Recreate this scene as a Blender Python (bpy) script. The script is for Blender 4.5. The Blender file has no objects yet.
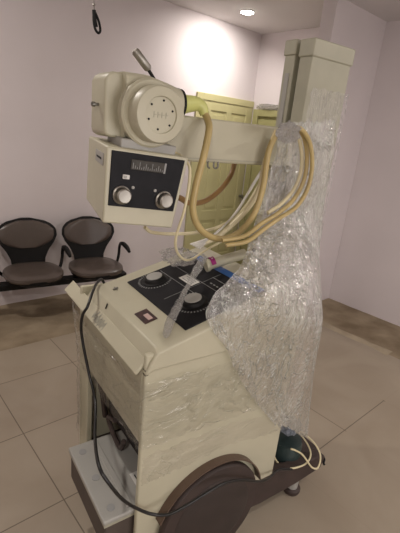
import bpy, bmesh, math, random
from mathutils import Vector, Matrix, noise
random.seed(7)
S = bpy.context.scene
C = S.collection

# ------------------------------------------------------------------ camera
CAM_H = 1.909
F_PX, PITCH, ROLL, YAW = 411.0, 0.31796, 0.101685, 0.748496
Fv = Vector((math.sin(YAW)*math.cos(PITCH), math.cos(YAW)*math.cos(PITCH), -math.sin(PITCH)))
Rv = Fv.cross(Vector((0, 0, 1))).normalized(); Uv = Rv.cross(Fv)
R2 = Rv*math.cos(ROLL) + Uv*math.sin(ROLL); U2 = -Rv*math.sin(ROLL) + Uv*math.cos(ROLL)
cam = bpy.data.cameras.new('camera'); camo = bpy.data.objects.new('camera', cam); C.objects.link(camo)
cam.sensor_fit = 'VERTICAL'; cam.sensor_height = 24; cam.lens = 24*F_PX/533; cam.clip_start = .02
M = Matrix((R2, U2, -Fv)).transposed().to_4x4(); M.translation = (0, 0, CAM_H)
camo.matrix_world = M
S.camera = camo
# ------------------------------------------------------------------ world, exposure
w = bpy.data.worlds.new('world'); S.world = w; w.use_nodes = True
w.node_tree.nodes['Background'].inputs[0].default_value = (.9, .85, .8, 1)
w.node_tree.nodes['Background'].inputs[1].default_value = .05
S.view_settings.view_transform = 'Standard'; S.view_settings.look = 'None'
S.view_settings.exposure = 0.2; S.view_settings.gamma = 1
# ceiling lamps: (x, y, watts)
CEIL = 3.2
LAMPS = [(3.70, 3.64, 17), (0.30, 2.6, 22), (3.3, -0.6, 26), (-1.2, -1.0, 40)]
LAMP_COL = (1.0, .93, .86)
for (x, y, e) in LAMPS:
    l = bpy.data.lights.new('ceiling_lamp_light', 'AREA'); l.shape = 'DISK'; l.size = .11; l.energy = e; l.color = LAMP_COL
    o = bpy.data.objects.new('ceiling_lamp_light', l); C.objects.link(o); o.location = (x, y, CEIL-.03)
    if y > 3.5:      # this one is turned towards the wall
        l.spread = math.radians(150); o.rotation_euler = (math.radians(22), 0, 0)

# added light behind the viewer, no such window known; brightens machine and walls
l = bpy.data.lights.new('added_front_light', 'AREA'); l.shape = 'RECTANGLE'; l.size = 2.2; l.size_y = 1.3; l.energy = 40; l.color = (1.0, .95, .95)
o = bpy.data.objects.new('added_front_light', l); C.objects.link(o); o.location = (1.2, -2.93, 1.55); o.rotation_euler = (math.radians(90), 0, 0)

# ------------------------------------------------------------------ materials
def lin(c): return tuple(((v/255/12.92) if v/255 <= .04045 else ((v/255+.055)/1.055)**2.4) for v in c)
MATS = {}
def mat(name, rgb, rough=.5, metal=0, var=.08, scale=6, bump=0, bscale=40, emit=0, dirt=None, spec=.5, coat=0):
    if name in MATS: return MATS[name]
    m = bpy.data.materials.new(name); m.use_nodes = True; n = m.node_tree.nodes; k = m.node_tree.links
    b = n['Principled BSDF']; b.inputs['Roughness'].default_value = rough; b.inputs['Metallic'].default_value = metal
    b.inputs['Specular IOR Level'].default_value = spec; b.inputs['Coat Weight'].default_value = coat
    c = lin(rgb)
    tc = n.new('ShaderNodeTexCoord'); no = n.new('ShaderNodeTexNoise'); no.inputs['Scale'].default_value = scale
    no.inputs['Detail'].default_value = 6
    k.new(tc.outputs['Object'], no.inputs['Vector'])
    r = n.new('ShaderNodeValToRGB'); k.new(no.outputs['Fac'], r.inputs[0])
    r.color_ramp.elements[0].position = .3; r.color_ramp.elements[1].position = .7
    lo = dirt and lin(dirt) or tuple(v*(1-var) for v in c)
    r.color_ramp.elements[0].color = (*lo, 1); r.color_ramp.elements[1].color = (*[min(1, v*(1+var)) for v in c], 1)
    k.new(r.outputs[0], b.inputs['Base Color'])
    if bump:
        n2 = n.new('ShaderNodeTexNoise'); n2.inputs['Scale'].default_value = bscale; n2.inputs['Detail'].default_value = 4
        k.new(tc.outputs['Object'], n2.inputs['Vector'])
        bp = n.new('ShaderNodeBump'); bp.inputs['Strength'].default_value = bump; bp.inputs['Distance'].default_value = .01
        k.new(n2.outputs['Fac'], bp.inputs['Height']); k.new(bp.outputs[0], b.inputs['Normal'])
    if emit:
        b.inputs['Emission Color'].default_value = (*c, 1); b.inputs['Emission Strength'].default_value = emit
    MATS[name] = m; return m

def film(name, rgb, base, crease, scale=(9, 9, 9), rough=.15, bump=.8, bscale=30, gloss=.35, rot=(0, 0, 0), patch=.25):
    """crumpled clear plastic: see-through where it lies smooth, milky along its fine creases, glossy all over"""
    m = bpy.data.materials.new(name); m.use_nodes = True; n = m.node_tree.nodes; k = m.node_tree.links
    n.remove(n['Principled BSDF']); out = n['Material Output']
    c = (*lin(rgb), 1)
    def math_(op, a, b=None, clamp=False):
        x = n.new('ShaderNodeMath'); x.operation = op; x.use_clamp = clamp
        for q, w_ in enumerate((a, b)):
            if w_ is None: continue
            if isinstance(w_, (int, float)): x.inputs[q].default_value = w_
            else: k.new(w_, x.inputs[q])
        return x.outputs[0]
    tc = n.new('ShaderNodeTexCoord'); mp = n.new('ShaderNodeMapping'); mp.inputs['Scale'].default_value = scale
    mp.inputs['Rotation'].default_value = rot
    k.new(tc.outputs['Object'], mp.inputs['Vector'])
    def nz(sc, det, dist, ro=.55):
        x = n.new('ShaderNodeTexNoise'); x.inputs['Scale'].default_value = sc; x.inputs['Detail'].default_value = det
        x.inputs['Distortion'].default_value = dist; x.inputs['Roughness'].default_value = ro
        k.new(mp.outputs[0], x.inputs['Vector']); return x.outputs['Fac']
    def ridge_(f, width):            # 1 on the thin line where f crosses .5
        return math_('SUBTRACT', 1, math_('DIVIDE', math_('ABSOLUTE', math_('SUBTRACT', f, .5)), width), True)
    r1 = ridge_(nz(1.0, 3, 1.6), .022); r2 = ridge_(nz(2.6, 2, 1.0), .03)
    pt = nz(.45, 3, .4)
    pm_ = math_('MULTIPLY', math_('SUBTRACT', pt, .42, True), patch*6, True)
    cr = math_('MULTIPLY', math_('MAXIMUM', r1, math_('MULTIPLY', r2, .7)), crease)
    al = math_('ADD', math_('ADD', cr, math_('MULTIPLY', pm_, patch)), base, True)
    bn = nz(bscale/9, 5, 1.2, .6)
    hb = math_('ADD', bn, math_('MULTIPLY', r1, .35))
    bp = n.new('ShaderNodeBump'); bp.inputs['Strength'].default_value = bump; bp.inputs['Distance'].default_value = .02
    k.new(hb, bp.inputs['Height'])
    tr = n.new('ShaderNodeBsdfTransparent'); df = n.new('ShaderNodeBsdfDiffuse'); tl = n.new('ShaderNodeBsdfTranslucent'); gl = n.new('ShaderNodeBsdfGlossy')
    df.inputs['Color'].default_value = c; tl.inputs['Color'].default_value = c; gl.inputs['Color'].default_value = (.95, .95, .95, 1); gl.inputs['Roughness'].default_value = rough
    k.new(bp.outputs[0], gl.inputs['Normal']); k.new(bp.outputs[0], df.inputs['Normal'])
    m0 = n.new('ShaderNodeMixShader'); m0.inputs[0].default_value = .35; k.new(df.outputs[0], m0.inputs[1]); k.new(tl.outputs[0], m0.inputs[2])
    m1 = n.new('ShaderNodeMixShader'); k.new(al, m1.inputs[0]); k.new(tr.outputs[0], m1.inputs[1]); k.new(m0.outputs[0], m1.inputs[2])
    fr = n.new('ShaderNodeFresnel'); fr.inputs['IOR'].default_value = 1.5; k.new(bp.outputs[0], fr.inputs['Normal'])
    gf = math_('MULTIPLY', math_('ADD', fr.outputs[0], gloss*.35), gloss*2.2, True)
    m2 = n.new('ShaderNodeMixShader'); k.new(gf, m2.inputs[0]); k.new(m1.outputs[0], m2.inputs[1]); k.new(gl.outputs[0], m2.inputs[2])
    k.new(m2.outputs[0], out.inputs['Surface'])
    return m

WALL = mat('wall_paint', (219, 211, 212), .75, var=.03, scale=1.5, bump=.05, bscale=30)
CEILM = mat('ceiling_paint', (212, 207, 206), .8, var=.02, scale=1)
CREAM = mat('cream_enamel', (188, 183, 160), .42, var=.05, scale=5, bump=.03, bscale=60)
CREAM2 = mat('cream_enamel_dull', (168, 165, 146), .5, var=.07, scale=7)
WHITEG = mat('grey_white_plastic', (164, 162, 156), .45, var=.05)
BLACKP = mat('black_panel', (30, 30, 33), .6, var=.2, scale=20, spec=.2)
BLACKM = mat('black_plastic', (18, 17, 17), .5, var=.15, spec=.25)
DARKBR = mat('dark_brown_rubber', (62, 50, 46), .6, var=.15, scale=9)
VINYL = mat('brown_vinyl', (84, 74, 68), .3, var=.08, scale=8, bump=.1, bscale=25)
CHROME = mat('brushed_steel', (160, 156, 148), .45, 1, var=.06, scale=30)
STEEL = mat('dull_steel', (140, 138, 132), .4, .9, var=.1, scale=20)
HOSE = mat('tan_hose', (184, 163, 110), .4, var=.12, scale=14)
HOSEB = mat('brown_hose', (140, 108, 66), .4, var=.12, scale=14)
HOSEP = mat('pale_hose', (216, 205, 168), .4, var=.06, scale=14)
WIREW = mat('white_wire', (222, 218, 210), .4, var=.04)
LIME = mat('lime_connector', (206, 208, 128), .4, var=.06)
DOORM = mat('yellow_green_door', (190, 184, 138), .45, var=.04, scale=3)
OLIVE_SHADED = mat('olive_door_shaded', (158, 154, 108), .5, var=.05, scale=4)  # darker than the other door: shade on its sideways face put into the colour
BLUE = mat('blue_strip', (40, 96, 168), .4, var=.05)
TEAL = mat('dark_teal_metal', (52, 66, 66), .3, .2, var=.15, scale=12)
WHITE = mat('white_label', (220, 218, 212), .5, var=.03)
PURPLE = mat('magenta_label', (150, 30, 110), .5, var=.05)
GREYL = mat('grey_marking', (150, 150, 148), .5, var=.1)
CABLEM = mat('black_cable', (26, 25, 25), .35, var=.1)
SHADOWG = mat('smoked_window', (70, 67, 62), .45, var=.3, scale=50, spec=.2)
PICM = mat('brown_sticker', (62, 38, 36), .4, var=.6, scale=60)
PINKM = mat('pale_pink_mark', (196, 168, 160), .5)
CONC = mat('rough_screed', (150, 136, 114), .85, var=.2, scale=3, bump=.5, bscale=12, dirt=(118, 102, 80))
MORTAR = mat('mortar_ridge', (166, 153, 131), .85, var=.12, scale=9, bump=.7, bscale=30)
LAMPE = mat('lamp_diffuser', (255, 250, 240), .5, emit=22)
SHEET = film('plastic_sheet', (232, 234, 226), .22, .6, scale=(9, 9, 4.5), bump=1.0, bscale=22, gloss=.24, patch=.5, rot=(0, .25, 0))
SHEETT = film('plastic_sheet_thin', (230, 229, 224), .03, .38, scale=(15, 15, 3), bump=.9, bscale=20, gloss=.15, patch=.12)
FILM2 = film('stretch_film_loose', (222, 220, 206), .0, .10, scale=(2, 2, 5), bump=.9, bscale=9, gloss=.10, patch=.04, rot=(0, .6, 0), rough=.12)
FILM = film('stretch_film', (222, 220, 206), .015, .13, scale=(2.5, 2.5, 6), bump=1.0, bscale=12, gloss=.2, patch=.08, rot=(0, .35, 0), rough=.12)
BAG = film('bluish_bag', (196, 206, 224), .45, .6, scale=(30, 30, 30), bump=.9, bscale=20, patch=.4)

# floor tiles with grout lines on a 0.6 m grid
def tile_mat():
    m = bpy.data.materials.new('floor_tiles'); m.use_nodes = True; n = m.node_tree.nodes; k = m.node_tree.links
    b = n['Principled BSDF']; b.inputs['Roughness'].default_value = .36; b.inputs['Specular IOR Level'].default_value = .35
    tc = n.new('ShaderNodeTexCoord'); mp = n.new('ShaderNodeMapping')
    mp.inputs['Location'].default_value = (-.694+6.0, -2.813+6.0, 0)
    br = n.new('ShaderNodeTexBrick'); br.offset = 0; br.squash = 1
    br.inputs['Scale'].default_value = 1; br.inputs['Brick Width'].default_value = .6; br.inputs['Row Height'].default_value = .6
    br.inputs['Mortar Size'].default_value = .0035; br.inputs['Mortar Smooth'].default_value = .2; br.inputs['Bias'].default_value = 0
    br.inputs['Color1'].default_value = (*lin((164, 152, 135)), 1); br.inputs['Color2'].default_value = (*lin((161, 149, 133)), 1)
    br.inputs['Mortar'].default_value = (*lin((112, 101, 87)), 1)
    k.new(tc.outputs['Object'], mp.inputs[0]); k.new(mp.outputs[0], br.inputs['Vector'])
    sx_ = n.new('ShaderNodeSeparateXYZ'); k.new(tc.outputs['Object'], sx_.inputs[0])
    def mth(op, a, b):
        x = n.new('ShaderNodeMath'); x.operation = op; x.use_clamp = op == 'ADD'
        for q, w_ in enumerate((a, b)):
            if isinstance(w_, (int, float)): x.inputs[q].default_value = w_
            else: k.new(w_, x.inputs[q])
        return x.outputs[0]
    kept = mth('MULTIPLY', mth('LESS_THAN', mth('ABSOLUTE', mth('SUBTRACT', sx_.outputs[1], 1.013), 0), .012), mth('LESS_THAN', sx_.outputs[0], 3.1))
    gone0 = mth('ADD', mth('GREATER_THAN', sx_.outputs[0], 2.53), mth('MULTIPLY', mth('GREATER_THAN', sx_.outputs[0], 1.3), mth('LESS_THAN', sx_.outputs[1], 1.0)))
    gone = mth('MULTIPLY', gone0, mth('SUBTRACT', 1, kept))
    cov = n.new('ShaderNodeMix'); cov.data_type = 'RGBA'; cov.inputs[7].default_value = (*lin((163, 151, 134)), 1)
    k.new(mth('MULTIPLY', gone, .92), cov.inputs[0]); k.new(br.outputs['Color'], cov.inputs[6])
    no = n.new('ShaderNodeTexNoise'); no.inputs['Scale'].default_value = 1.6; no.inputs['Detail'].default_value = 8; no.inputs['Distortion'].default_value = .6
    k.new(tc.outputs['Object'], no.inputs['Vector'])
    r = n.new('ShaderNodeValToRGB'); r.color_ramp.elements[0].position = .35; r.color_ramp.elements[1].position = .65
    r.color_ramp.elements[0].color = (.86, .84, .82, 1); r.color_ramp.elements[1].color = (1, 1, 1, 1)
    k.new(no.outputs['Fac'], r.inputs[0])
    mx = n.new('ShaderNodeMix'); mx.data_type = 'RGBA'; mx.blend_type = 'MULTIPLY'; mx.inputs[0].default_value = 1
    k.new(cov.outputs[2], mx.inputs[6]); k.new(r.outputs[0], mx.inputs[7]); k.new(mx.outputs[2], b.inputs['Base Color'])
    bp = n.new('ShaderNodeBump'); bp.inputs['Strength'].default_value = .25; bp.inputs['Distance'].default_value = .003; bp.invert = True
    k.new(mth('MULTIPLY', br.outputs['Fac'], mth('SUBTRACT', 1, gone)), bp.inputs['Height']); k.new(bp.outputs[0], b.inputs['Normal'])
    return m
TILES = tile_mat()

# ------------------------------------------------------------------ helpers
def obj(name, bm, m, parent=None, smooth=False, bevel=0, seg=2, loc=None):
    me = bpy.data.meshes.new(name); bmesh.ops.recalc_face_normals(bm, faces=bm.faces); bm.to_mesh(me); bm.free()
    o = bpy.data.objects.new(name, me); C.objects.link(o)
    for mm in (m if isinstance(m, (list, tuple)) else [m]): me.materials.append(mm)
    if parent: o.parent = parent
    if loc: o.location = loc
    if bevel:
        md = o.modifiers.new('bevel', 'BEVEL'); md.width = bevel; md.segments = seg; md.limit_method = 'ANGLE'; md.angle_limit = .6
    if smooth or bevel:
        for p in me.polygons: p.use_smooth = True
        try: me.set_sharp_from_angle(angle=math.radians(38))
        except Exception: pass
    return o
def tag(o, label, cat, group=None, kind=None):
    o['label'] = label; o['category'] = cat
    if group: o['group'] = group
    if kind: o['kind'] = kind
    return o
def struct(name, bm, m, parent=None, **k):
    o = obj(name, bm, m, parent, **k)
    if not parent: o['kind'] = 'structure'
    return o
def thing(name, label, cat, loc=(0, 0, 0), rz=0, group=None):
    o = bpy.data.objects.new(name, None); C.objects.link(o); o.location = loc; o.rotation_euler = (0, 0, rz)
    o.empty_display_size = .1
    return tag(o, label, cat, group)
def box(bm, x0, x1, y0, y1, z0, z1, mi=0):
    v = [bm.verts.new(p) for p in [(x0,y0,z0),(x1,y0,z0),(x1,y1,z0),(x0,y1,z0),(x0,y0,z1),(x1,y0,z1),(x1,y1,z1),(x0,y1,z1)]]
    for f in [(3,2,1,0),(4,5,6,7),(0,1,5,4),(1,2,6,5),(2,3,7,6),(3,0,4,7)]:
        fc = bm.faces.new([v[i] for i in f]); fc.material_index = mi
    return v
def bx(*a):
    bm = bmesh.new(); box(bm, *a); return bm
def prism(bm, prof, axis, a, b, mi=0):
    """closed profile (list of 2-tuples) extruded along axis 'x','y','z' from a to b"""
    def P(p, t):
        return {'x': (t, p[0], p[1]), 'y': (p[0], t, p[1]), 'z': (p[0], p[1], t)}[axis]
    A = [bm.verts.new(P(p, a)) for p in prof]; B = [bm.verts.new(P(p, b)) for p in prof]
    n = len(prof); fs = [bm.faces.new(A), bm.faces.new(B[::-1])]
    for i in range(n): fs.append(bm.faces.new((A[i], A[(i+1) % n], B[(i+1) % n], B[i])))
    for f in fs: f.material_index = mi
def lathe(bm, prof, c, axis='z', n=32, mi=0):
    """profile (radius, height) turned about an axis through c"""
    rings = []
    for r, h in prof:
        ring = []
        for i in range(n):
            a = 2*math.pi*i/n; x, y = r*math.cos(a), r*math.sin(a)
            p = {'z': (x, y, h), 'y': (x, h, y), 'x': (h, x, y)}[axis]
            ring.append(bm.verts.new((c[0]+p[0], c[1]+p[1], c[2]+p[2])))
        rings.append(ring)
    for a, b in zip(rings, rings[1:]):
        for i in range(n):
            bm.faces.new((a[i], a[(i+1) % n], b[(i+1) % n], b[i])).material_index = mi
    bm.faces.new(rings[0]).material_index = mi; bm.faces.new(rings[-1][::-1]).material_index = mi
def spline(pts, n=8):
    P = [Vector(p) for p in pts]; P = [2*P[0]-P[1]] + P + [2*P[-1]-P[-2]]; out = []
    for i in range(1, len(P)-2):
        for j in range(n):
            t = j/n; a, b, c, d = P[i-1:i+3]
            out.append(.5*((2*b)+(c-a)*t+(2*a-5*b+4*c-d)*t*t+(3*b-a-3*c+d)*t**3))
    out.append(P[-2]); return out
def tube(bm, pts, r, n=10, smooth=8, mi=0):
    path = spline(pts, smooth) if smooth else [Vector(p) for p in pts]
    rf = r if callable(r) else (lambda t: r)
    up = Vector((.13, .21, .97)); rings = []
    for i, p in enumerate(path):
        d = (path[min(i+1, len(path)-1)]-path[max(i-1, 0)]).normalized()
        s = d.cross(up)
        if s.length < .05: s = d.cross(Vector((1, 0, 0)))
        s.normalize(); up = s.cross(d)
        rr = rf(i/(len(path)-1))
        rings.append([bm.verts.new(p+(s*math.cos(2*math.pi*k/n)+up*math.sin(2*math.pi*k/n))*rr) for k in range(n)])
    for a, b in zip(rings, rings[1:]):
        for i in range(n): bm.faces.new((a[i], a[(i+1) % n], b[(i+1) % n], b[i])).material_index = mi
    bm.faces.new(rings[0]).material_index = mi; bm.faces.new(rings[-1][::-1]).material_index = mi
def tb(pts, r, n=10, smooth=8):
    bm = bmesh.new(); tube(bm, pts, r, n, smooth); return bm

# ------------------------------------------------------------------ the room
XR, YL, YP, XP0, XM = 4.70, 4.20, 2.53, 3.73, 4.59
struct('floor', bx(-3, 3.9, -3, 3.28, -.1, 0), TILES)
# strips along the walls where the tiles stop and rough screed shows
def rough_strip(x0, x1, y0, y1, nx, ny):
    bm = bmesh.new(); g = []
    for i in range(nx+1):
        row = []
        for j in range(ny+1):
            x = x0+(x1-x0)*i/nx; y = y0+(y1-y0)*j/ny
            z = .004*noise.noise(Vector((x*3, y*3, 0)))+.003*noise.noise(Vector((x*11, y*11, 1)))-.006
            row.append(bm.verts.new((x, y, z)))
        g.append(row)
    for i in range(nx):
        for j in range(ny): bm.faces.new((g[i][j], g[i+1][j], g[i+1][j+1], g[i][j+1]))
    r = bmesh.ops.extrude_face_region(bm, geom=bm.faces[:])
    for v in [e for e in r['geom'] if isinstance(e, bmesh.types.BMVert)]: v.co.z = -.1
    return bm
struct('floor', rough_strip(-3, 4.9, 3.28, 4.35, 90, 14), CONC)
struct('floor', rough_strip(3.9, 4.9, -3, 3.28, 14, 80), CONC)
def ridge(along, c, a, b, nm, wmul=1):
    bm = bmesh.new(); n = 90; secs = []
    for i in range(n+1):
        t = a+(b-a)*i/n
        ww = (.055+.03*noise.noise(Vector((t*4, c, 0))))*wmul; h = max(.003, .011+.012*noise.noise(Vector((t*5, c, 3))))
        off = .02*noise.noise(Vector((t*2.3, c, 7)))
        sec = []
        for s, z in ((-1, -.03), (-1, .0005), (-.5, h*.8), (.1, h), (.6, h*.6), (1, -.004), (1, -.03)):
            q = c+off+s*ww
            sec.append(bm.verts.new((q, t, z) if along == 'y' else (t, q, z)))
        secs.append(sec)
    m = 7
    for A, B in zip(secs, secs[1:]):
        for i in range(m): bm.faces.new((A[i], A[(i+1) % m], B[(i+1) % m], B[i]))
    bm.faces.new(secs[0]); bm.faces.new(secs[-1][::-1])
    struct(nm, bm, MORTAR, smooth=True)
ridge('y', 3.93, 1.35, 2.5, 'trim_1')
struct('wall_left', bx(-3, XM+.1, YL, YL+.15, -.1, CEIL), WALL)
struct('wall_alcove', bx(XM, XM+.11, YP+.15, YL, -.1, CEIL), WALL)
struct('wall_back', bx(XP0, XR, YP, YP+.15, -.1, CEIL), WALL)
struct('wall_right', bx(XR, XR+.15, -3, YP+.15, -.1, CEIL), WALL)
struct('wall_front', bx(-3, XR+.15, -3.15, -3, -.1, CEIL), WALL)
struct('wall_side', bx(-3.15, -3, -3.15, YL+.15, -.1, CEIL), WALL)
struct('ceiling', bx(-3.15, XR+.15, -3.15, YL+.15, CEIL, CEIL+.12), CEILM)

# added window frame and glowing pane, unseen, to go with that frontal light
bm = bmesh.new()
for a in ((.04, .10, .85, 2.25), (2.30, 2.36, .85, 2.25), (1.17, 1.23, .85, 2.25)): box(bm, a[0], a[1], -3.0, -2.945, a[2], a[3])
box(bm, .04, 2.36, -3.0, -2.945, .85, .91); box(bm, .04, 2.36, -3.0, -2.945, 2.19, 2.25)
wn = struct('added_window_1', bm, WHITE, bevel=.004)
struct('added_glow_pane', bx(.10, 2.30, -2.99, -2.98, .91, 2.19), mat('added_pane_glow', (235, 232, 228), .2, emit=1.0), wn)
# panelled door on the chair wall, in the alcove
bm = bmesh.new()
box(bm, 3.54, 3.64, YL-.035, YL-.001, 0, 2.36); box(bm, 3.64, XM-.01, YL-.035, YL-.001, 2.28, 2.36)
d1 = struct('door_1', bm, DOORM, bevel=.004)
bm = bmesh.new()
def leaf(bm, x0, x1, y0, y1, z0, z1, cols, rows):
    """leaf built of stiles and rails with recessed, raised-centre panels"""
    xs = [x0]+[c for cc in cols for c in cc]+[x1]
    for i in range(0, len(xs), 2): box(bm, xs[i], xs[i+1], y0, y1, z0, z1)
    for (a, b) in cols:
        zs = [z0]+[c for rr in rows for c in rr]+[z1]
        for i in range(0, len(zs), 2): box(bm, a, b, y0, y1, zs[i], zs[i+1])
        for (p, q) in rows:
            box(bm, a, b, y0+.012, y1, p, q)
            box(bm, a+.045, b-.045, y0+.004, y1, p+.045, q-.045)
leaf(bm, 3.64, XM-.012, YL-.026, YL-.003, .01, 2.28, [(3.80, 4.08), (4.17, 4.45)], [(.2, .72), (.86, 1.72), (1.95, 2.17)])
struct('door_leaf', bm, DOORM, d1, bevel=.003)
bm = bmesh.new(); lathe(bm, [(.018, 0), (.018, -.05), (.028, -.055), (.028, -.075), (.01, -.08)], (4.52, YL-.026, 1.05), 'y', 16)
struct('door_handle', bm, STEEL, d1, smooth=True)
# second door on the alcove's end wall
bm = bmesh.new()
box(bm, XM-.06, XM-.001, 4.03, 4.12, 0, 2.26); box(bm, XM-.06, XM-.001, 3.08, 4.03, 2.17, 2.26); box(bm, XM-.06, XM-.001, 3.0, 3.08, 0, 2.26)
d2 = struct('door_2', bm, OLIVE_SHADED, bevel=.004)
struct('door_leaf', bx(XM-.03, XM-.003, 3.08, 4.03, .01, 2.17), OLIVE_SHADED, d2)

# ------------------------------------------------------------------ ceiling lamps
for i, (x, y, e) in enumerate(LAMPS):
    lab = ['round recessed ceiling downlight glowing above the alcove by the yellow-green door',
           'round ceiling downlight above the middle of the room', 'round ceiling downlight near the right wall',
           'round ceiling downlight behind the viewer'][i]
    t = thing('ceiling_light', lab, 'ceiling light', (x, y, CEIL))
    bm = bmesh.new(); lathe(bm, [(.070, .0), (.080, .0), (.078, -.010), (.072, -.012)], (0, 0, 0), 'z', 40)
    obj('trim_ring', bm, WHITE, t, smooth=True)
    bm = bmesh.new(); lathe(bm, [(.070, -.002), (.071, -.016), (.055, -.022), (.01, -.0225)], (0, 0, 0), 'z', 32)
    obj('diffuser', bm, LAMPE, t, smooth=True)

# ------------------------------------------------------------------ black hook on a wire
hk = thing('lamp_holder', 'black looped lamp holder hanging on a thin wire from the ceiling, upper left', 'lamp holder', (1.28, 2.5, CEIL))
obj('wire', tb([(0, 0, 0), (.01, 0, -.25), (-.005, 0, -.45), (.0, 0, -.62), (.004, 0, -.69)], .0025, 6), STEEL, hk, smooth=True)
bm = bmesh.new(); lathe(bm, [(.004, 0), (.008, -.005), (.008, -.012), (.004, -.016)], (.0, 0, -.655), 'z', 12); obj('crimp', bm, CHROME, hk, smooth=True)
bm = bmesh.new(); tube(bm, [(.002, 0, -.70), (.001, 0, -.74), (.009, -.004, -.785), (.026, -.01, -.805), (.038, -.012, -.79), (.032, -.008, -.75), (.012, 0, -.705), (.002, 0, -.70)], .0075, 8)
tube(bm, [(.002, 0, -.69), (.006, 0, -.73), (.016, -.004, -.775)], .011, 8)
obj('hook', bm, BLACKM, hk, smooth=True)

# ------------------------------------------------------------------ waiting bench with two seats
bench = thing('waiting_bench', 'black two-seat waiting bench with brown vinyl seats along the pale wall', 'bench', (1.36, 3.83, 0), math.radians(-9))
def seat_mesh():
    bm = bmesh.new(); n = 40; rings = []
    for (s, z) in ((.80, .42), (.96, .425), (1.0, .445), (.985, .467), (.90, .481), (.6, .485), (.25, .483)):
        ring = []
        for i in range(n):
            a = 2*math.pi*i/n; ca, sa = math.cos(a), math.sin(a)
            x = .275*math.copysign(abs(ca)**.62, ca); y = .245*math.copysign(abs(sa)**.7, sa)
            x *= 1-.12*(y/.245) if y > 0 else 1+.02*(y/.245)
            zz = z - (.022*max(0, -y/.245-.5) if z > .42 else 0)
            ring.append(bm.verts.new((x*s, y*s, zz)))
        rings.append(ring)
    for a, b in zip(rings, rings[1:]):
        for i in range(n): bm.faces.new((a[i], a[(i+1) % n], b[(i+1) % n], b[i]))
    bm.faces.new(rings[0]); bm.faces.new(rings[-1][::-1]); return bm
def back_w(z):      # half width of the moulded back against height
    P = [(.42, .155), (.52, .165), (.60, .20), (.68, .255), (.75, .285), (.81, .282), (.86, .245), (.895, .17), (.915, .06)]
    for (a, wa), (b, wb) in zip(P, P[1:]):
        if z <= b: return wa+(wb-wa)*(z-a)/(b-a)
    return .05
def back_mesh(z0, z1, shrink, y_f, y_b, cup=.05, rnd=0):
    bm = bmesh.new(); nz, nx = 22, 16; F, B = [], []
    for j in range(nz+1):
        z = z0+(z1-z0)*j/nz; hw = max(.012, back_w(z)-shrink)
        if rnd:
            e = min((z-z0), (z1-z))/rnd
            if e < 1: hw *= math.sqrt(max(.02, 1-(1-e)**2))*.55+.45
        f, b = [], []
        for i in range(nx+1):
            t = -1+2*i/nx; x = t*hw; curve = -cup*(x/.28)**2 + .10*(z-.42)/.5
            edge = 1-abs(t)**6
            f.append(bm.verts.new((x, .215+curve+y_f*edge, z))); b.append(bm.verts.new((x, .215+curve+y_b*edge+.004, z)))
        F.append(f); B.append(b)
    for G in (F, B):
        for j in range(nz):
            for i in range(nx): bm.faces.new((G[j][i], G[j][i+1], G[j+1][i+1], G[j+1][i]))
    for j in range(nz):
        for i in (0, nx): bm.faces.new((F[j][i], F[j+1][i], B[j+1][i], B[j][i]))
    for i in range(nx):
        for j in (0, nz): bm.faces.new((F[j][i], B[j][i], B[j][i+1], F[j][i+1]))
    return bm
def arm_mesh(s):
    bm = bmesh.new()
    tube(bm, [(s*.25, .12, .40), (s*.29, .13, .44), (s*.315, .15, .52), (s*.32, .15, .60), (s*.315, .10, .655), (s*.315, .04, .66)], .016, 8)
    tube(bm, [(s*.315, .11, .655), (s*.315, .03, .668), (s*.318, -.06, .655), (s*.32, -.13, .625)], lambda t: .015+.011*math.sin(math.pi*t), 10)
    return bm
sx = []
for q, x in enumerate((0, .62)):
    st = obj('seat', seat_mesh(), VINYL, bench, smooth=True, loc=(x, 0, 0))
    obj('seat_pan', (lambda: (lambda b: (lathe(b, [(.05, .355), (.18, .36), (.25, .395), (.25, .428)], (0, 0, 0), 'z', 28), b)[1])(bmesh.new()))(), BLACKM, st, smooth=True)
    bk = obj('backrest', back_mesh(.40, .915, 0, -.006, .02), BLACKM, bench, smooth=True, loc=(x, 0, 0))
    obj('back_pad', back_mesh(.63, .895, .022, -.028, -.004, rnd=.09), VINYL, bk, smooth=True)
for s, x in ((-1, 0), (1, 0), (1, .62)):
    obj('armrest', arm_mesh(s), BLACKM, bench, smooth=True, loc=(x, 0, 0))
bm = bmesh.new(); box(bm, -.62, .95, -.06, .05, .305, .365)
obj('beam', bm, BLACKM, bench, bevel=.006)
for x in (-.56, .88):
    bm = bmesh.new(); box(bm, x-.02, x+.02, -.02, .04, .02, .315); box(bm, x-.025, x+.025, -.24, .26, 0, .03)
    obj('leg', bm, BLACKM, bench, bevel=.005)

# ------------------------------------------------------------------ the mobile x-ray machine (local axes: x away from the operator, y across)
OX, OY, RZ = .732, 1.011, math.radians(-7.34)
mach = thing('mobile_xray_machine', 'old cream mobile x-ray machine wrapped in plastic in the middle of the tiled floor', 'x-ray machine', (OX, OY, 0), RZ)
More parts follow.
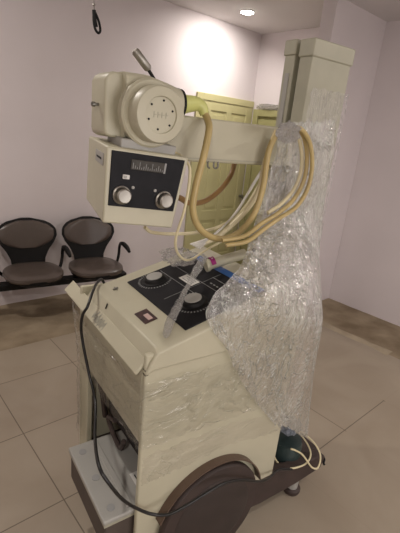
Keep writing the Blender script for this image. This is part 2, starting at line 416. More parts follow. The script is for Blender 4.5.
# cabinet: five walls round an open bin
bm = bmesh.new()
box(bm, 0, .775, 0, .022, .27, 1.16)
box(bm, 0, .775, .678, .70, .12, 1.16)
box(bm, .75, .775, .022, .678, .27, 1.16)
box(bm, 0, .03, .022, .678, .775, 1.10)
box(bm, 0, .03, .585, .678, .12, .775)
box(bm, .03, .75, .022, .678, 1.09, 1.11)
cab = obj('cabinet', bm, CREAM, mach, bevel=.006)
bm = bmesh.new(); box(bm, .30, .74, .026, .674, .28, 1.08); box(bm, .10, .30, .026, .55, .52, 1.08)  # dark blocks stand in for the shade inside the bin
obj('bin_shade_block', bm, mat('bin_shade', (36, 30, 28), .7, var=.2), cab)
bm = bmesh.new(); tube(bm, [(.05, .35, .62), (.06, .45, .56), (.07, .40, .49), (.06, .30, .50), (.05, .25, .58)], .012, 8); tube(bm, [(.05, .55, .72), (.06, .52, .62), (.08, .54, .50)], .014, 8)
obj('bin_wiring', bm, DARKBR, cab, smooth=True)
# console lid: sloping top, riser and grab lip
ZT = lambda u: 1.18+.27*(u-.04)
bm = bmesh.new()
prof = [(-.004, 1.085), (.013, 1.130), (.04, 1.178), (.62, ZT(.62)), (.66, ZT(.62)-.02), (.70, 1.24), (.775, 1.225), (.775, 1.10), (.03, 1.10)]
prof2 = [(-.004, 1.085), (.013, 1.130), (.04, 1.166), (.62, ZT(.62)-.02), (.66, ZT(.62)-.04), (.70, 1.22), (.775, 1.205), (.775, 1.10), (.03, 1.10)]
secs = []
for v, pf in ((-.012, prof2), (.016, prof), (.61, prof), (.635, prof2)): secs.append([bm.verts.new((a, v, b)) for a, b in pf])
n = len(prof)
for A, B in zip(secs, secs[1:]):
    for i in range(n): bm.faces.new((A[i], A[(i+1) % n], B[(i+1) % n], B[i]))
bm.faces.new(secs[0]); bm.faces.new(secs[-1][::-1])
lid = obj('console_lid', bm, CREAM, mach, bevel=.005)
bm = bmesh.new()
prism(bm, [(-.034, 1.086), (-.022, 1.075), (.02, 1.118), (.014, 1.133)], 'y', .02, .845)
obj('grab_lip', bm, CREAM, lid, bevel=.005)
bm = bmesh.new(); box(bm, .0, .012, .0, .02, 1.078, 1.10)
obj('lip_bracket', bm, BLACKM, lid)
# stuff on the lid plane : frame so that local x runs up the slope
TH = math.atan(.27)
def on_lid(u, v, s, t, h=0):      # s along slope, t across, h above the lid
    return (u+s*math.cos(TH)-h*math.sin(TH), v+t, ZT(u)+s*math.sin(TH)+h*math.cos(TH))
def lid_box(bm, u, v, s0, s1, t0, t1, h0, h1, mi=0):
    vs = box(bm, s0, s1, t0, t1, h0, h1, mi)
    for q in vs: q.co = Vector(on_lid(u, v, q.co.x, q.co.y, q.co.z))
bm = bmesh.new(); lid_box(bm, .165, .02, 0, .392, 0, .51, -.002, .005)
pan = obj('control_panel', bm, BLACKP, mach, bevel=.002)
bm = bmesh.new(); lid_box(bm, .165, .02, .352, .388, .004, .506, .0055, .007)
obj('blue_strip', bm, BLUE, pan)
bm = bmesh.new(); lid_box(bm, .165, .02, .350, .389, .335, .385, .0072, .0076); obj('strip_gap', bm, BLACKP, pan)
bm = bmesh.new(); lid_box(bm, .165, .02, .19, .235, .255, .36, .0055, .007)
lb = obj('label', bm, WHITE, pan)
bm = bmesh.new()
for k in range(3): lid_box(bm, .165, .02, .198+.012*k, .202+.012*k, .268, .345-.02*(k % 2), .0072, .0076)
obj('label_print', bm, GREYL, lb)
bm = bmesh.new()
lid_box(bm, .165, .02, .165, .167, .02, .49, .0055, .006); lid_box(bm, .165, .02, .24, .242, .02, .49, .0055, .006)
lid_box(bm, .165, .02, .05, .34, .245, .2465, .0055, .006)
lid_box(bm, .165, .02, .30, .302, .02, .25, .0055, .006)
for k in range(8): lid_box(bm, .165, .02, .262, .268, .05+.022*k, .062+.022*k, .0055, .006)
obj('panel_lines', bm, GREYL, pan)
for (u, v, face) in ((.263, .445, 1), (.285, .155, 2)):
    # scale ring of tick marks, skirted knob with a pale cap
    bm = bmesh.new(); s0 = (u-.165)/math.cos(TH); t0 = v-.02
    for k in range(28):
        a = math.radians(-40+k*10); r0, r1 = .068, .078
        c, s = math.cos(a), math.sin(a); wd = .0022
        q = [(-wd, r0), (wd, r0), (wd, r1), (-wd, r1)]
        bm.faces.new([bm.verts.new(on_lid(.165, .02, s0+y*-s+x*c, t0+y*c+x*s, .0062)) for x, y in q])
    obj('dial_scale', bm, GREYL, pan)
    bm = bmesh.new()
    lathe(bm, [(.060, .004), (.060, .008), (.050, .010), (.046, .021), (.040, .025), (.01, .026)], (0, 0, 0), 'z', 36)
    for q in bm.verts: q.co = Vector(on_lid(u, v, q.co.x, q.co.y, q.co.z))
    kb = obj('dial_knob', bm, BLACKM, pan, smooth=True)
    bm = bmesh.new(); lathe(bm, [(.036, .022), (.036, .028), (.032, .030), (.008, .0305)], (0, 0, 0), 'z', 32)
    for q in bm.verts: q.co = Vector(on_lid(u, v, q.co.x, q.co.y, q.co.z))
    obj('knob_cap', bm, WHITEG, kb, smooth=True)
bm = bmesh.new(); lid_box(bm, .075, .165, 0, .055, .0, .095, -.001, .002)
pc = obj('sticker', bm, PICM, lid)
bm = bmesh.new(); lid_box(bm, .075, .165, .022, .042, .012, .06, .0021, .0026); obj('sticker_print', bm, PINKM, pc)
bm = bmesh.new(); lid_box(bm, .10, .50, .002, .006, .0, .035, .0, .003); lid_box(bm, .10, .50, -.01, .014, .012, .018, .0, .006)
obj('latch', bm, STEEL, lid)
bm = bmesh.new(); tube(bm, [(.022, .43, 1.150), (.030, .43, 1.172)], .003, 6, 0)
obj('key_slot', bm, BLACKM, lid)
# scribbled pencil marks on the grab lip
bm = bmesh.new()
nrm = Vector((-.72, 0, .70)); zz = []
for k in range(22):
    h = (.15, .8, .3, .7)[k % 4]+.1*random.uniform(-1, 1)
    zz.append(Vector((-.034+.047*h, .35+.006*k, 1.0865+.046*h))+nrm*.002)
tube(bm, zz, .0009, 4, 0)
obj('pencil_marks', bm, GREYL, lid)
# small bracket behind the console
bm = bmesh.new(); box(bm, .80, .886, .35, .46, 1.33, 1.45); box(bm, .83, .886, .38, .44, 1.45, 1.50)
brk = obj('rear_bracket', bm, CREAM2, mach, bevel=.01)
for z in (1.36, 1.42):
    bm = bmesh.new(); lathe(bm, [(.012, 0), (.012, -.006), (.004, -.008)], (.80, .40, z), 'x', 14); obj('bracket_screw', bm, BLACKM, brk, smooth=True)

# running gear
WR = .265
for vy, lo in ((-.04, -.046), (.74, .705)):
    bm = bmesh.new()
    lathe(bm, [(WR-.03, lo), (WR-.006, lo+.004), (WR, lo+.012), (WR, lo+.032), (WR-.006, lo+.040), (WR-.03, lo+.043)], (.365, 0, WR), 'y', 64)
    wh = obj('wheel', bm, DARKBR, mach, smooth=True)
    y0 = lo-.003 if lo < 0 else lo+.04
    bm = bmesh.new(); lathe(bm, [(.02, y0-.006), (.19, y0-.003), (.205, y0+.002), (.205, y0+.014)] if lo < 0 else [(.205, y0), (.205, y0+.01), (.19, y0+.014), (.02, y0+.016)], (.365, 0, WR), 'y', 56)
    obj('wheel_cover', bm, mat('wheel_cover_brown', (54, 45, 42), .5, var=.12, scale=8), wh, smooth=True)
bm = bmesh.new(); lathe(bm, [(.022, -.03), (.022, .74)], (.365, 0, WR), 'y', 20); obj('axle', bm, STEEL, mach, smooth=True)
bm = bmesh.new()       # mudguard strip over the near wheel
ring = []
for i in range(29):
    a = math.radians(14+i*5.2); 
    ring.append([bm.verts.new((.365+r*math.cos(a), y, WR+r*math.sin(a))) for r, y in ((WR+.022, -.04), (WR+.022, -.001), (WR+.028, -.001), (WR+.028, -.04))])
for A, B in zip(ring, ring[1:]):
    for i in range(4): bm.faces.new((A[i], A[(i+1) % 4], B[(i+1) % 4], B[i]))
bm.faces.new(ring[0]); bm.faces.new(ring[-1][::-1])
obj('mudguard', bm, mat('guard_brown', (92, 74, 62), .5), mach)
# base frame: side beams, cross beams and the foot under the column
bm = bmesh.new()
prism(bm, [(.42, .14), (.42, .30), (.78, .28), (.93, .235), (1.19, .215), (1.215, .19), (1.19, .12), (.98, .10), (.72, .10)], 'y', .0, .06)
prism(bm, [(.06, .14), (.06, .26), (.78, .26), (.93, .235), (1.19, .215), (1.215, .19), (1.19, .12), (.98, .10), (.72, .10)], 'y', .64, .70)
box(bm, .84, 1.21, .06, .64, .12, .215)
box(bm, .08, .3, .03, .64, .12, .255)
obj('base_frame', bm, DARKBR, mach, bevel=.008)
bm = bmesh.new(); tube(bm, [(1.205, .02, .175), (1.222, .015, .168), (1.226, .01, .155), (1.218, .005, .14), (1.222, .0, .13)], .007, 8)
obj('tow_hook', bm, BLACKM, mach, smooth=True)
for vy in (.045, .655):
    bm = bmesh.new(); lathe(bm, [(.045, .012-.012), (.05, .012), (.05, .028), (.042, .034)], (1.02, vy, 0), 'z', 24)
    ct = obj('caster', bm, DARKBR, mach, smooth=True)
    bm = bmesh.new(); lathe(bm, [(.032, .03), (.034, .10), (.034, .125)], (1.02, vy, 0), 'z', 20); obj('caster_stem', bm, WHITEG, ct, smooth=True)
bm = bmesh.new(); lathe(bm, [(.088, .212), (.088, .29), (.082, .30), (.082, .312), (.05, .316)], (1.00, .125, 0), 'z', 40)
obj('foot_motor', bm, TEAL, mach, smooth=True)

# column
bm = bmesh.new()
box(bm, .885, 1.15, .30, .375, .21, 2.29)
box(bm, .885, 1.08, .405, .47, .21, 2.30)
box(bm, .945, 1.08, .375, .405, .21, 2.27)
col = obj('column', bm, CREAM2, mach, bevel=.004)
obj('column_cap', bx(.878, 1.158, .293, .38, 2.262, 2.335), CREAM2, col, bevel=.006)
obj('rail_cap', bx(.878, 1.088, .40, .476, 2.275, 2.34), CREAM2, col, bevel=.006)
obj('rail_slot', bx(.935, .944, .376, .404, .25, 2.25), BLACKM, col)
obj('rail_strip', bx(.880, .885, .425, .45, 1.2, 2.2), WHITEG, col)
bm = bmesh.new(); lathe(bm, [(.012, 0), (.012, -.02), (.032, -.022), (.034, -.045), (.02, -.05)], (.885, .36, 1.685), 'x', 24)
kn = obj('column_knob', bm, STEEL, col, smooth=True)
bm = bmesh.new(); lathe(bm, [(.022, 0), (.022, -.004), (.01, -.005)], (.835, .36, 1.685), 'x', 20); obj('knob_center', bm, DARKBR, kn, smooth=True)
for z in (1.62, 1.50):
    bm = bmesh.new(); lathe(bm, [(.009, 0), (.009, -.006), (.003, -.008)], (.885, .335, z), 'x', 12); obj('column_bolt', bm, BLACKM, col, smooth=True)
# column foot socket
obj('column_socket', bx(.86, 1.175, .275, .50, .213, .33), CREAM2, col, bevel=.008)

# arm with its carriage
bm = bmesh.new(); box(bm, .12, .882, .30, .46, 1.79, 1.957)
arm = obj('arm', bm, CREAM, mach, bevel=.008)
bm = bmesh.new(); box(bm, .16, .84, .2985, .3005, 1.80, 1.806); obj('arm_seam', bm, CREAM2, arm)
bm = bmesh.new(); tube(bm, [(.42, .305, 1.80), (.42, .302, 1.775), (.43, .302, 1.768), (.44, .302, 1.775), (.44, .305, 1.80)], .004, 8); tube(bm, [(.39, .305, 1.80), (.39, .302, 1.775), (.40, .302, 1.768)], .004, 8)
obj('arm_bracket', bm, STEEL, arm, smooth=True)

# tube head, tilted a few degrees about the across axis
PIV = Vector((.055, 0, 1.94)); TILT = math.radians(4)
def tilt(bm):
    R = Matrix.Rotation(TILT, 3, 'Y')
    for v in bm.verts: v.co = PIV+R@(v.co-PIV)
    return bm
bm = bmesh.new()
# squarish housing that narrows to the cable end
secs = []
for x, y0, y1, z0, z1, rr in ((-.022, .20, .40, 1.86, 2.062, .03), (.06, .20, .40, 1.86, 2.064, .034), (.15, .208, .392, 1.885, 2.052, .05), (.215, .232, .368, 1.93, 2.043, .055)):
    ring = []
    for (cy, cz, a0) in ((y1-rr, z1-rr, 0), (y0+rr, z1-rr, 90), (y0+rr, z0+rr, 180), (y1-rr, z0+rr, 270)):
        for k in range(6):
            a = math.radians(a0+k*18); ring.append(bm.verts.new((x, cy+rr*math.cos(a), cz+rr*math.sin(a))))
    secs.append(ring)
for A, B in zip(secs, secs[1:]):
    n = len(A)
    for i in range(n): bm.faces.new((A[i], A[(i+1) % n], B[(i+1) % n], B[i]))
bm.faces.new(secs[0]); bm.faces.new(secs[-1][::-1])
head = obj('tube_head', bm, CREAM, mach, smooth=True)
bm = bmesh.new()
pr = [(-.078, 1.885), (-.074, 1.868), (-.055, 1.860), (.0, 1.860), (.0, 2.050), (-.012, 2.060), (-.052, 2.058), (-.070, 2.048), (-.078, 2.03)]
prism(bm, pr, 'y', .235, .36)
obj('end_housing', bm, CREAM, head, bevel=.014, seg=3)
bm = bmesh.new(); lathe(bm, [(.100, .17), (.106, .176), (.106, .202), (.10, .206)], (.058, 0, 1.945), 'y', 48)
obj('flange', bm, CREAM, head, smooth=True)
bm = bmesh.new(); lathe(bm, [(.088, .175), (.088, .122), (.083, .113), (.056, .111), (.054, .117), (.01, .117)], (.060, 0, 1.943), 'y', 56)
hub = obj('hub', bm, CREAM, head, smooth=True)
for k in range(6):
    a = math.radians(20+60*k); bm = bmesh.new()
    lathe(bm, [(.0034, .1175), (.0034, .1150), (.002, .1145)], (.060+.044*math.cos(a), 0, 1.943+.044*math.sin(a)), 'y', 12)
    obj('hub_screw', bm, BLACKM, hub, smooth=True)
bm = bmesh.new()
for (x, z, ww, hh) in ((-.020, .0, .010, .018), (-.006, .0, .010, .018), (.008, .0, .010, .018), (.022, 0, .008, .018)):
    box(bm, .060+x-ww/2, .060+x-ww/2+.0025, .1160, .1172, 1.943-hh/2, 1.943+hh/2)
    box(bm, .060+x-ww/2, .060+x+ww/2, .1160, .1172, 1.943-.001, 1.943+.0015)
obj('hub_embossing', bm, CREAM2, hub)
bm = bmesh.new(); lathe(bm, [(.048, .222), (.055, .225), (.055, .233), (.048, .238)], (.0, .30, 1.990), 'x', 32)
obj('end_ring', (bm), BLACKM, head, smooth=True)
bm = bmesh.new(); lathe(bm, [(.050, .212), (.057, .214), (.057, .221), (.05, .223)], (.0, .30, 1.990), 'x', 32)
obj('clamp_ring', (bm), STEEL, head, smooth=True)
bm = bmesh.new(); tube(bm, [(.236, .30, 1.992), (.27, .30, 1.998), (.305, .298, 2.002), (.328, .290, 1.992), (.338, .284, 1.968)], lambda t: .036-.019*t, 16, 6)
obj('cable_plug', bm, LIME, head, smooth=True)
bm = bmesh.new(); tube(bm, [(-.074, .29, 1.958), (-.092, .29, 1.957)], .005, 8, 0); lathe(bm, [(.008, 0), (.008, -.010), (.005, -.012)], (-.090, .29, 1.957), 'x', 12)
obj('side_pin', bm, STEEL, head, smooth=True)
# chrome handle sticking up behind
bm = bmesh.new(); tube(bm, [(.140, .30, 2.045), (.098, .30, 2.092)], .006, 10, 0)
hs = obj('handle_stem', bm, BLACKM, head, smooth=True)
bm = bmesh.new(); tube(bm, [(.101, .30, 2.088), (.097, .30, 2.094), (.050, .30, 2.136), (.046, .30, 2.140)], lambda t: .014 if .02 < t < .98 else .010, 14, 0)
obj('handle_grip', bm, CHROME, hs, smooth=True)

# collimator
HW, HH = .134, .121
FC = [(-.110, 1.596), (.153, 1.565), (.200, 1.815), (-.101, 1.837)]     # front corners
BC = [(-.078, 1.627), (.160, 1.600), (.185, 1.835), (-.070, 1.853)]     # rear corners
def ct(bm):
    for v in bm.verts:
        a = (v.co.x/HW+1)/2; b = (v.co.z/HH+1)/2; q = max(0, min(1, v.co.y/.25))
        K = [tuple(f[i]*(1-q)+g[i]*q for i in (0, 1)) for f, g in zip(FC, BC)]
        x = (K[0][0]*(1-a)+K[1][0]*a)*(1-b)+(K[3][0]*(1-a)+K[2][0]*a)*b
        z = (K[0][1]*(1-a)+K[1][1]*a)*(1-b)+(K[3][1]*(1-a)+K[2][1]*a)*b
        v.co = (x, .15+v.co.y, z)
    return bm
bm = bmesh.new()
vs = box(bm, -HW, HW, 0, .25, -HH, HH)
coll = obj('collimator', ct(bm), CREAM, mach, bevel=.006)
bm = bmesh.new(); box(bm, -.085, .10, .03, .18, HH-.004, HH+.028); obj('collimator_mount', ct(bm), WHITEG, coll, bevel=.004)
bm = bmesh.new(); box(bm, -HW+.014, HW-.014, -.004, .002, -.062, HH-.010); obj('faceplate', ct(bm), BLACKP, coll, bevel=.002)
bm = bmesh.new(); box(bm, -.06, .055, -.008, -.003, .060, .093); 
obj('scale_window', ct(bm), SHADOWG, coll, bevel=.002)
bm = bmesh.new()
for k in range(15): box(bm, -.054+k*.007, -.0525+k*.007, -.0092, -.0079, .064, .070+.012*(k % 3 == 0)+.004*(k % 2))
box(bm, .050, .056, -.0092, -.0079, .060, .093)
obj('scale_marks', ct(bm), GREYL, coll)
bm = bmesh.new(); box(bm, -.082, -.060, -.009, -.003, .028, .042); sw = obj('lamp_switch', ct(bm), WHITE, coll, bevel=.002)
bm = bmesh.new(); box(bm, -.079, -.070, -.0105, -.0088, .031, .039); obj('switch_rocker', ct(bm), WHITEG, sw)
for x, z in ((-.080, -.024), (.070, -.026)):
    bm = bmesh.new(); lathe(bm, [(.030, -.004), (.030, -.010), (.026, -.013), (.024, -.030), (.020, -.034), (.006, -.033)], (x, 0, z), 'y', 32)
    obj('collimator_knob', ct(bm), CHROME, coll, smooth=True)
for x, z in ((-.044, .004), (.034, .002)):
    bm = bmesh.new(); lathe(bm, [(.005, -.003), (.005, -.007), (.002, -.008)], (x, 0, z), 'y', 12); obj('indicator', ct(bm), WHITEG, coll, smooth=True)
bm = bmesh.new()       # slot plate on the side wall
box(bm, -HW-.0025, -HW+.008, .03, .13, .055, .094); sp = obj('side_plate', ct(bm), WHITEG, coll, bevel=.001)
bm = bmesh.new(); box(bm, -HW-.0035, -HW+.0, .05, .11, .071, .077); obj('side_slot', ct(bm), BLACKM, sp)

# hoses and cables of the machine
H1 = [(0.338,0.286,1.975),(0.338,0.26,1.95),(0.321,0.220,1.914),(0.296,0.200,1.825),(0.273,0.200,1.711),(0.270,0.200,1.616),(0.316,0.200,1.539),(0.418,0.210,1.493),(0.525,0.220,1.510),(0.610,0.230,1.588),(0.649,0.240,1.708),(0.660,0.250,1.842),(0.693,0.250,1.939)]
obj('tube_hose', tb(H1, .0135, 12), HOSE, mach, smooth=True)
obj('tube_hose', tb([(0.22,0.29,1.66),(0.269,0.300,1.647),(0.352,0.350,1.616),(0.463,0.400,1.614),(0.578,0.450,1.655),(0.661,0.490,1.715),(0.689,0.500,1.789),(.69,.48,1.85)], .012, 12), HOSEB, mach, smooth=True)
obj('tube_hose', tb([(0.672,0.19,1.942),(0.734,0.190,1.961),(0.798,0.190,1.922),(0.838,0.190,1.840),(0.843,0.190,1.745),(0.795,0.190,1.655),(0.702,0.180,1.598),(0.603,0.165,1.562),(.50,.15,1.515),(.40,.165,1.50)], .0095, 10), HOSE, mach, smooth=True)
obj('tube_hose', tb([(0.705,0.213,1.925),(0.750,0.213,1.941),(0.802,0.213,1.904),(0.839,0.213,1.807),(0.824,0.213,1.714),(0.749,0.210,1.638),(0.672,0.210,1.595)], .009, 10), HOSEP, mach, smooth=True)
obj('tube_hose', tb([(0.67,0.166,1.950),(0.744,0.165,1.955),(0.814,0.165,1.900),(0.853,0.165,1.801),(0.846,0.165,1.704),(0.794,0.165,1.628),(0.705,0.165,1.582),(0.607,0.145,1.546),(.50,.128,1.500),(.41,.15,1.483)], .0095, 10), HOSE, mach, smooth=True)
obj('tube_hose', tb([(0.702,0.275,1.903),(0.672,0.275,1.798),(0.665,0.28,1.687),(0.618,0.300,1.582),(0.522,0.340,1.470),(0.432,0.360,1.423)], .012, 10), HOSEP, mach, smooth=True)
obj('tube_hose', tb([(0.10,0.26,1.545),(0.144,0.28,1.518),(0.259,0.300,1.500),(0.404,0.330,1.493),(0.560,0.360,1.515),(0.684,0.380,1.587),(0.786,0.400,1.713),(.86,.42,1.80)], .007, 8), HOSEP, mach, smooth=True)
obj('tube_hose', tb([(0.16,0.24,1.85),(0.207,0.27,1.826),(0.228,0.245,1.809),(0.240,0.200,1.769),(0.220,0.180,1.636),(0.203,0.200,1.508),(0.249,0.240,1.429),(0.343,0.300,1.380),(0.490,0.380,1.393),(0.671,0.43,1.433)], .0055, 8), HOSEP, mach, smooth=True)
for k in range(5):
    a = .012*k
    obj('white_wire', tb([(.36+a, .33, 1.44-.006*k), (.47+a, .33+.01*k, 1.47), (.57+a, .35, 1.53+.012*k), (.66+a*.6, .36, 1.63+.015*k), (.74+a*.4, .37, 1.74+.01*k), (.80, .38, 1.80)], .004, 6), WIREW, mach, smooth=True)
# cables of the foot
obj('foot_cable', tb([(0.90,0.16,0.30),(0.885,0.10,0.255),(0.890,0.045,0.235),(0.935,0.005,0.232),(1.025,-0.008,0.232),(1.10,0.022,0.236),(1.125,0.075,0.26),(1.11,.15,.30),(1.05,.26,.36)], .005, 8), HOSEP, mach, smooth=True)
obj('foot_cable', tb([(.91,.02,.36),(0.94,0.01,0.345),(0.999,0.0,0.295),(1.055,-0.030,0.215),(1.101,-0.040,0.200),(1.144,-0.010,0.240),(1.14,0.04,0.285),(1.13,0.12,0.30),(1.11,.22,.31),(1.09,.272,.315)], .005, 8), HOSEP, mach, smooth=True)

# ------------------------------------------------------------------ things on and around the machine (world frame through LM)
LM = Matrix.Translation((OX, OY, 0)) @ Matrix.Rotation(RZ, 4, 'Z')
def place(o): o.matrix_world = LM; return o
# black mains cable hanging down the front and trailing over the wheel
cb = [(.11,.655,1.16),(.085,.645,1.198),(.045,.60,1.20),(-.005,.52,1.19),(-.045,.465,1.155),(-.058,.49,1.103),(-.058,.500,1.012),(-.046,.440,.856),(-.05,.34,.765),(-.12,.15,.74),(-.16,-.0,.755),(-.14,-.05,.71),(-.085,-.05,.61),(-.02,-.05,.53),(.04,-.062,.482),(.10,-.085,.472),(.17,-.10,.495),(.284,-.105,.520),(.38,-.10,.51),(.482,-.09,.46),(.60,-.075,.38),(.70,-.045,.325),(.80,-.012,.30),(.90,-.02,.262)]
tag(place(obj('power_cable', tb(cb, .0065, 10), CABLEM, smooth=True)), 'thin black power cable hanging down the front of the machine and over its wheel', 'cable')

# grey-white film cassette box standing in the bin
cs = thing('cassette_box', 'grey-white flat box with three latches sticking out of the machine bin', 'box', (0, 0, 0)); cs.matrix_world = LM
obj('box_body', bx(-.115, .28, .034, .47, .265, .415), mat('box_brown', (80, 70, 64), .6, var=.15), cs, bevel=.004)
bm = bmesh.new(); box(bm, -.125, .285, .028, .478, .415, .437)
cl = obj('box_lid', bm, WHITEG, cs, bevel=.006)
bm = bmesh.new()
for v in (.08, .25, .42):
    pass
for v in (.08, .25, .42):
    bm2 = bmesh.new(); lathe(bm2, [(.017, .4365), (.017, .440), (.006, .4405)], (-.075, v, 0), 'z', 16); obj('lid_latch', bm2, GREYL, cl, smooth=True)
bm.free()
bm = bmesh.new(); prism(bm, [(-.02, .4365), (.008, .4365), (.006, .445), (-.018, .445)], 'y', .05, .46); obj('lid_rib', bm, WHITEG, cl, bevel=.002)
bm = bmesh.new(); box(bm, .06, .13, .12, .2, .437, .4385); obj('lid_label', bm, WHITE, cl)
bm = bmesh.new(); box(bm, .075, .08, .135, .185, .4386, .4392); obj('label_print', bm, BLACKM, cl)
obj('box_rim', bx(-.121, .283, .031, .475, .403, .4145), CREAM2, cs)

# beige hand switch with a magenta label lying on the blue strip
hsw = thing('hand_switch', 'beige hand switch with a magenta label lying across the black control panel', 'hand switch', (0, 0, 0)); hsw.matrix_world = LM
p0, p1 = Vector(on_lid(.462, .330, 0, 0, .041)), Vector(on_lid(.655, .287, 0, 0, .043))
bm = bmesh.new(); tube(bm, [p0, p0.lerp(p1, .02), p0.lerp(p1, .18), p0.lerp(p1, .32), p0.lerp(p1, .9), p1], lambda t: (.020 if t < .01 else .031 if t < .3 else .024 if t < .95 else .014), 18, 3)
obj('grip', bm, CREAM, hsw, smooth=True)
bm = bmesh.new(); dr = (p1-p0).normalized(); sd = dr.cross(Vector((0, 0, 1))).normalized(); up = sd.cross(dr)
pc0 = p0+dr*.022
bm2 = bmesh.new()
rings = []
for s in (0, .022):
    rings.append([bm2.verts.new(pc0+dr*s+(up*math.cos(a)+sd*math.sin(a))*.0317) for a in [math.radians(-80+i*20) for i in range(9)]])
for i in range(8): bm2.faces.new((rings[0][i], rings[0][i+1], rings[1][i+1], rings[1][i]))
lbm = obj('label', bm2, PURPLE, hsw, smooth=True)
for k, a in enumerate((-40, -10, 20)):
    a = math.radians(a); c = pc0+dr*.011+(up*math.cos(a)+sd*math.sin(a))*.0318
    tube(bm, [c-dr*.004, c+dr*.004], .0014, 5, 0)
    tube(bm, [c-dr*.004+sd*.004, c+dr*.002+sd*.004], .0012, 5, 0)
obj('label_print', bm, WHITE, lbm)
bm = bmesh.new(); tube(bm, [p1-dr*.004, p1+dr*.014, p1+dr*.03], .007, 8, 2); obj('plunger', bm, WHITE, hsw, smooth=True)

# ------------------------------------------------------------------ plastic
def grid_sheet(name, rows, m, label, cat, nu=60, nv=110, amp=.012, freq=9, seed=0, thick=.0012, parent=None, vstretch=.35, group=None):
    """smooth surface through rows of control points, with folds running down it"""
    def interp(row, t):
        k = len(row)-1; f = t*k; i = min(int(f), k-1); g = f-i
        P = [row[max(i-1, 0)], row[i], row[i+1], row[min(i+2, k)]]
        return .5*((2*P[1])+(P[2]-P[0])*g+(2*P[0]-5*P[1]+4*P[2]-P[3])*g*g+(3*P[1]-P[0]-3*P[2]+P[3])*g**3)
    R = [[Vector(p) for p in r] for r in rows]
    cols = []
    bm = bmesh.new(); G = []
    P = [[None]*(nu+1) for _ in range(nv+1)]
    for i in range(nu+1):
        t = i/nu; colp = [interp(r, t) for r in R]
        for j in range(nv+1): P[j][i] = interp(colp, j/nv)
    for j in range(nv+1):
        row = []
        for i in range(nu+1):
            a = P[j][min(i+1, nu)]-P[j][max(i-1, 0)]; b = P[min(j+1, nv)][i]-P[max(j-1, 0)][i]
            n = a.cross(b); n = n.normalized() if n.length > 1e-9 else Vector((0, -1, 0))
            q = Vector((i/nu*freq, j/nv*freq*vstretch, seed))
            h = noise.noise(q)+.5*abs(noise.noise(q*2.3))+.25*noise.noise(q*5.1)
            d = (a/nu).length
            edge = Vector((0, 0, 0))
            if i in (0, nu): edge = (P[j][nu]-P[j][0]).normalized()*.018*noise.noise(Vector((seed, j*.22, i)))
            if j in (0, nv): edge = Vector((0, 0, .02*noise.noise(Vector((seed+3, j, i*.3)))))
            row.append(bm.verts.new(P[j][i]+n*h*amp+edge))
        G.append(row)
    for j in range(nv):
        for i in range(nu): bm.faces.new((G[j][i], G[j][i+1], G[j+1][i+1], G[j+1][i]))
    o = obj(name, bm, m, parent, smooth=True)
    if label: tag(o, label, cat, group)
    return o
rows = [[(0.706,0.250,1.960),(0.821,0.250,1.987),(.94,.25,2.0),(1.054,0.250,2.025)],
        [(0.693,0.250,1.798),(0.841,0.250,1.803),(.96,.25,1.81),(1.080,0.250,1.812)],
        [(0.639,0.235,1.582),(0.827,0.235,1.576),(.97,.24,1.55),(1.100,0.250,1.528)],
        [(0.442,0.075,1.430),(0.667,0.055,1.412),(.89,.06,1.36),(1.127,0.235,1.241)],
        [(0.234,0.000,1.290),(0.492,-0.05,1.290),(.84,-.055,1.14),(1.134,0.200,0.962)],
        [(0.334,-0.04,1.113),(0.564,-0.04,1.067),(.84,-.045,.92),(1.125,0.140,0.749)],
        [(0.454,-0.038,0.914),(0.659,-0.038,0.837),(.85,-.035,.70),(1.112,0.100,0.538)],
        [(0.681,-0.034,0.643),(0.79,-0.03,0.58),(.92,-.01,.47),(1.090,0.060,0.336)]]
place(grid_sheet('plastic_sheet', rows, SHEET, 'large crumpled clear plastic sheet draped from the column over the console corner', 'plastic sheet', amp=.011, freq=13, seed=2))
# loose clear cover round the upper column
rows = []
for z in (2.14, 1.95, 1.6, 1.3, 1.0):
    rows.append([(.90, .287, z), (1.0, .286, z), (1.10, .286, z), (1.162, .287, z), (1.168, .32, z), (1.166, .375, z), (1.166, .46, z)])
place(grid_sheet('plastic_cover', rows, SHEETT, 'thin clear plastic cover clinging to the wide side of the upright column', 'plastic cover', amp=.007, freq=16, seed=11, vstretch=.18))
# film stretched round the cabinet
rows = []
for z, k in ((1.058, 0), (.98, .3), (.87, .75), (.775, 1)):
    rows.append([(.10, .725+.05*(1-k), z-.02), (.0, .72+.09*(1-k), z-.02), (-.018-.016*(1-k), .60, z-.01), (-.018-.016*(1-k), .35, z-.01), (-.018-.01*(1-k), .06, z), (-.012, -.014, z), (.03, -.020, z), (.25, -.020, z-.005), (.50, -.020, z-.01), (.765, -.020, z-.02)])
place(grid_sheet('stretch_film', rows, FILM, 'clear stretch film wound tightly round the upper cabinet of the x-ray machine', 'stretch film', nu=160, nv=40, amp=.007, freq=30, seed=5, vstretch=.5))
rows = []
for z, o in ((.725, .06), (.6, .055), (.45, .052), (.35, .05)):
    rows.append([(.065, .70+o, z), (.03, .705+o, z), (-.020, .66+o*.3, z), (-.024, .60, z)])
place(grid_sheet('stretch_film', rows, FILM, 'narrow strip of clear film hanging along the far front post of the cabinet', 'stretch film', nu=30, nv=50, amp=.008, freq=9, seed=15, vstretch=.7))
rows = []
for z0, z1 in ((.735, .735), (.70, .70), (.66, .66), (.60, .62)):
    rows.append([(.004, -.016, z0), (.10, -.017, z0), (.25, -.018, z0*.6+z1*.4), (.42, -.018, z1), (.60, -.018, z1-.03), (.765, -.016, z1-.05)])
place(grid_sheet('stretch_film', rows, FILM2, 'loose clear film hanging down the near side of the cabinet above the wheel', 'stretch film', nu=80, nv=30, amp=.005, freq=12, seed=9))
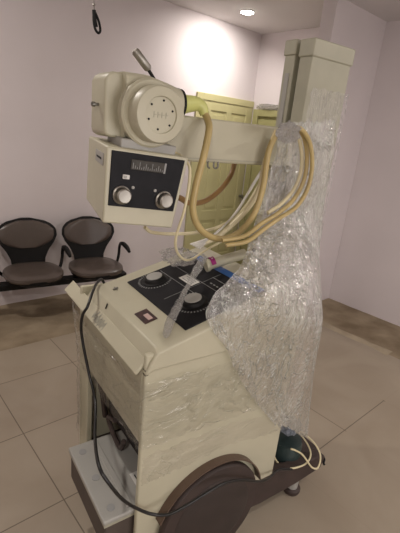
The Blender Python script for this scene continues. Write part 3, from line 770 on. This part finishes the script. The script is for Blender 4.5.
# twisted strand lying across the control panel
strand = [(0.074,0.004,1.222),(0.141,0.081,1.244),(0.224,0.158,1.272),(0.292,0.213,1.308),(0.341,0.236,1.356),(0.393,0.261,1.405)]
bm = bmesh.new(); tube(bm, strand, lambda t: .013+.004*math.sin(9*t), 14, 10)
for v in bm.verts: v.co += Vector((noise.noise(v.co*40), noise.noise(v.co*40+Vector((5, 0, 0))), noise.noise(v.co*40+Vector((0, 7, 0))))) *.006
STR = film('strand_plastic', (226, 225, 220), .12, .5, scale=(30, 30, 30), bump=.7, bscale=16, gloss=.22)
tag(place(obj('plastic_strand', bm, STR, smooth=True)), 'twisted strand of clear plastic lying diagonally across the black control panel', 'plastic strand')
# crumpled scrap over the left dial
def scrap(name, c, r, m, label, seed, sq=(1, 1, .5), sub=4, world=False):
    bm = bmesh.new(); bmesh.ops.create_icosphere(bm, subdivisions=sub, radius=1)
    for v in bm.verts:
        n = v.co.normalized(); h = .92+.42*noise.noise(n*2.1+Vector((seed, 0, 0)))+.45*abs(noise.noise(n*5+Vector((0, seed, 0))))+.10*noise.noise(n*13)
        v.co = Vector((c[0]+n.x*h*r*sq[0], c[1]+n.y*h*r*sq[1], c[2]+n.z*h*r*sq[2]))
    o = obj(name, bm, m, smooth=True)
    if not world: place(o)
    return tag(o, label, 'plastic bag')
scrap('plastic_scrap', on_lid(.40, .445, 0, 0, .072), .080, film('scrap_plastic', (224, 222, 216), .06, .55, scale=(26, 26, 26), bump=.9, bscale=16, gloss=.2), 'crumpled clear plastic scrap beside the farther dial of the control panel', 3.1, (1.0, 1.0, .38))
scrap('plastic_bag', (1.02, .135, .385), .060, BAG, 'small bluish plastic bag stuffed on top of the round motor at the column foot', 8.2, (1, .85, .75))
scrap('plastic_knot', (.635, .122, 1.935), .048, film('knot_plastic', (230, 226, 220), .2, .7, scale=(30, 30, 30), bump=.9, bscale=16), 'gathered knot of clear plastic tied round the hoses beside the column', 5.7, (1.25, .36, .72))
scrap('plastic_packet', (XM-.05, 3.86, 2.295), .07, film('packet_plastic', (230, 226, 214), .2, .7, scale=(20, 20, 20), bump=.8, bscale=16), 'crumpled clear plastic packet on top of the shaded olive door frame in the alcove', 6.6, (.55, 2.6, .5), world=True)
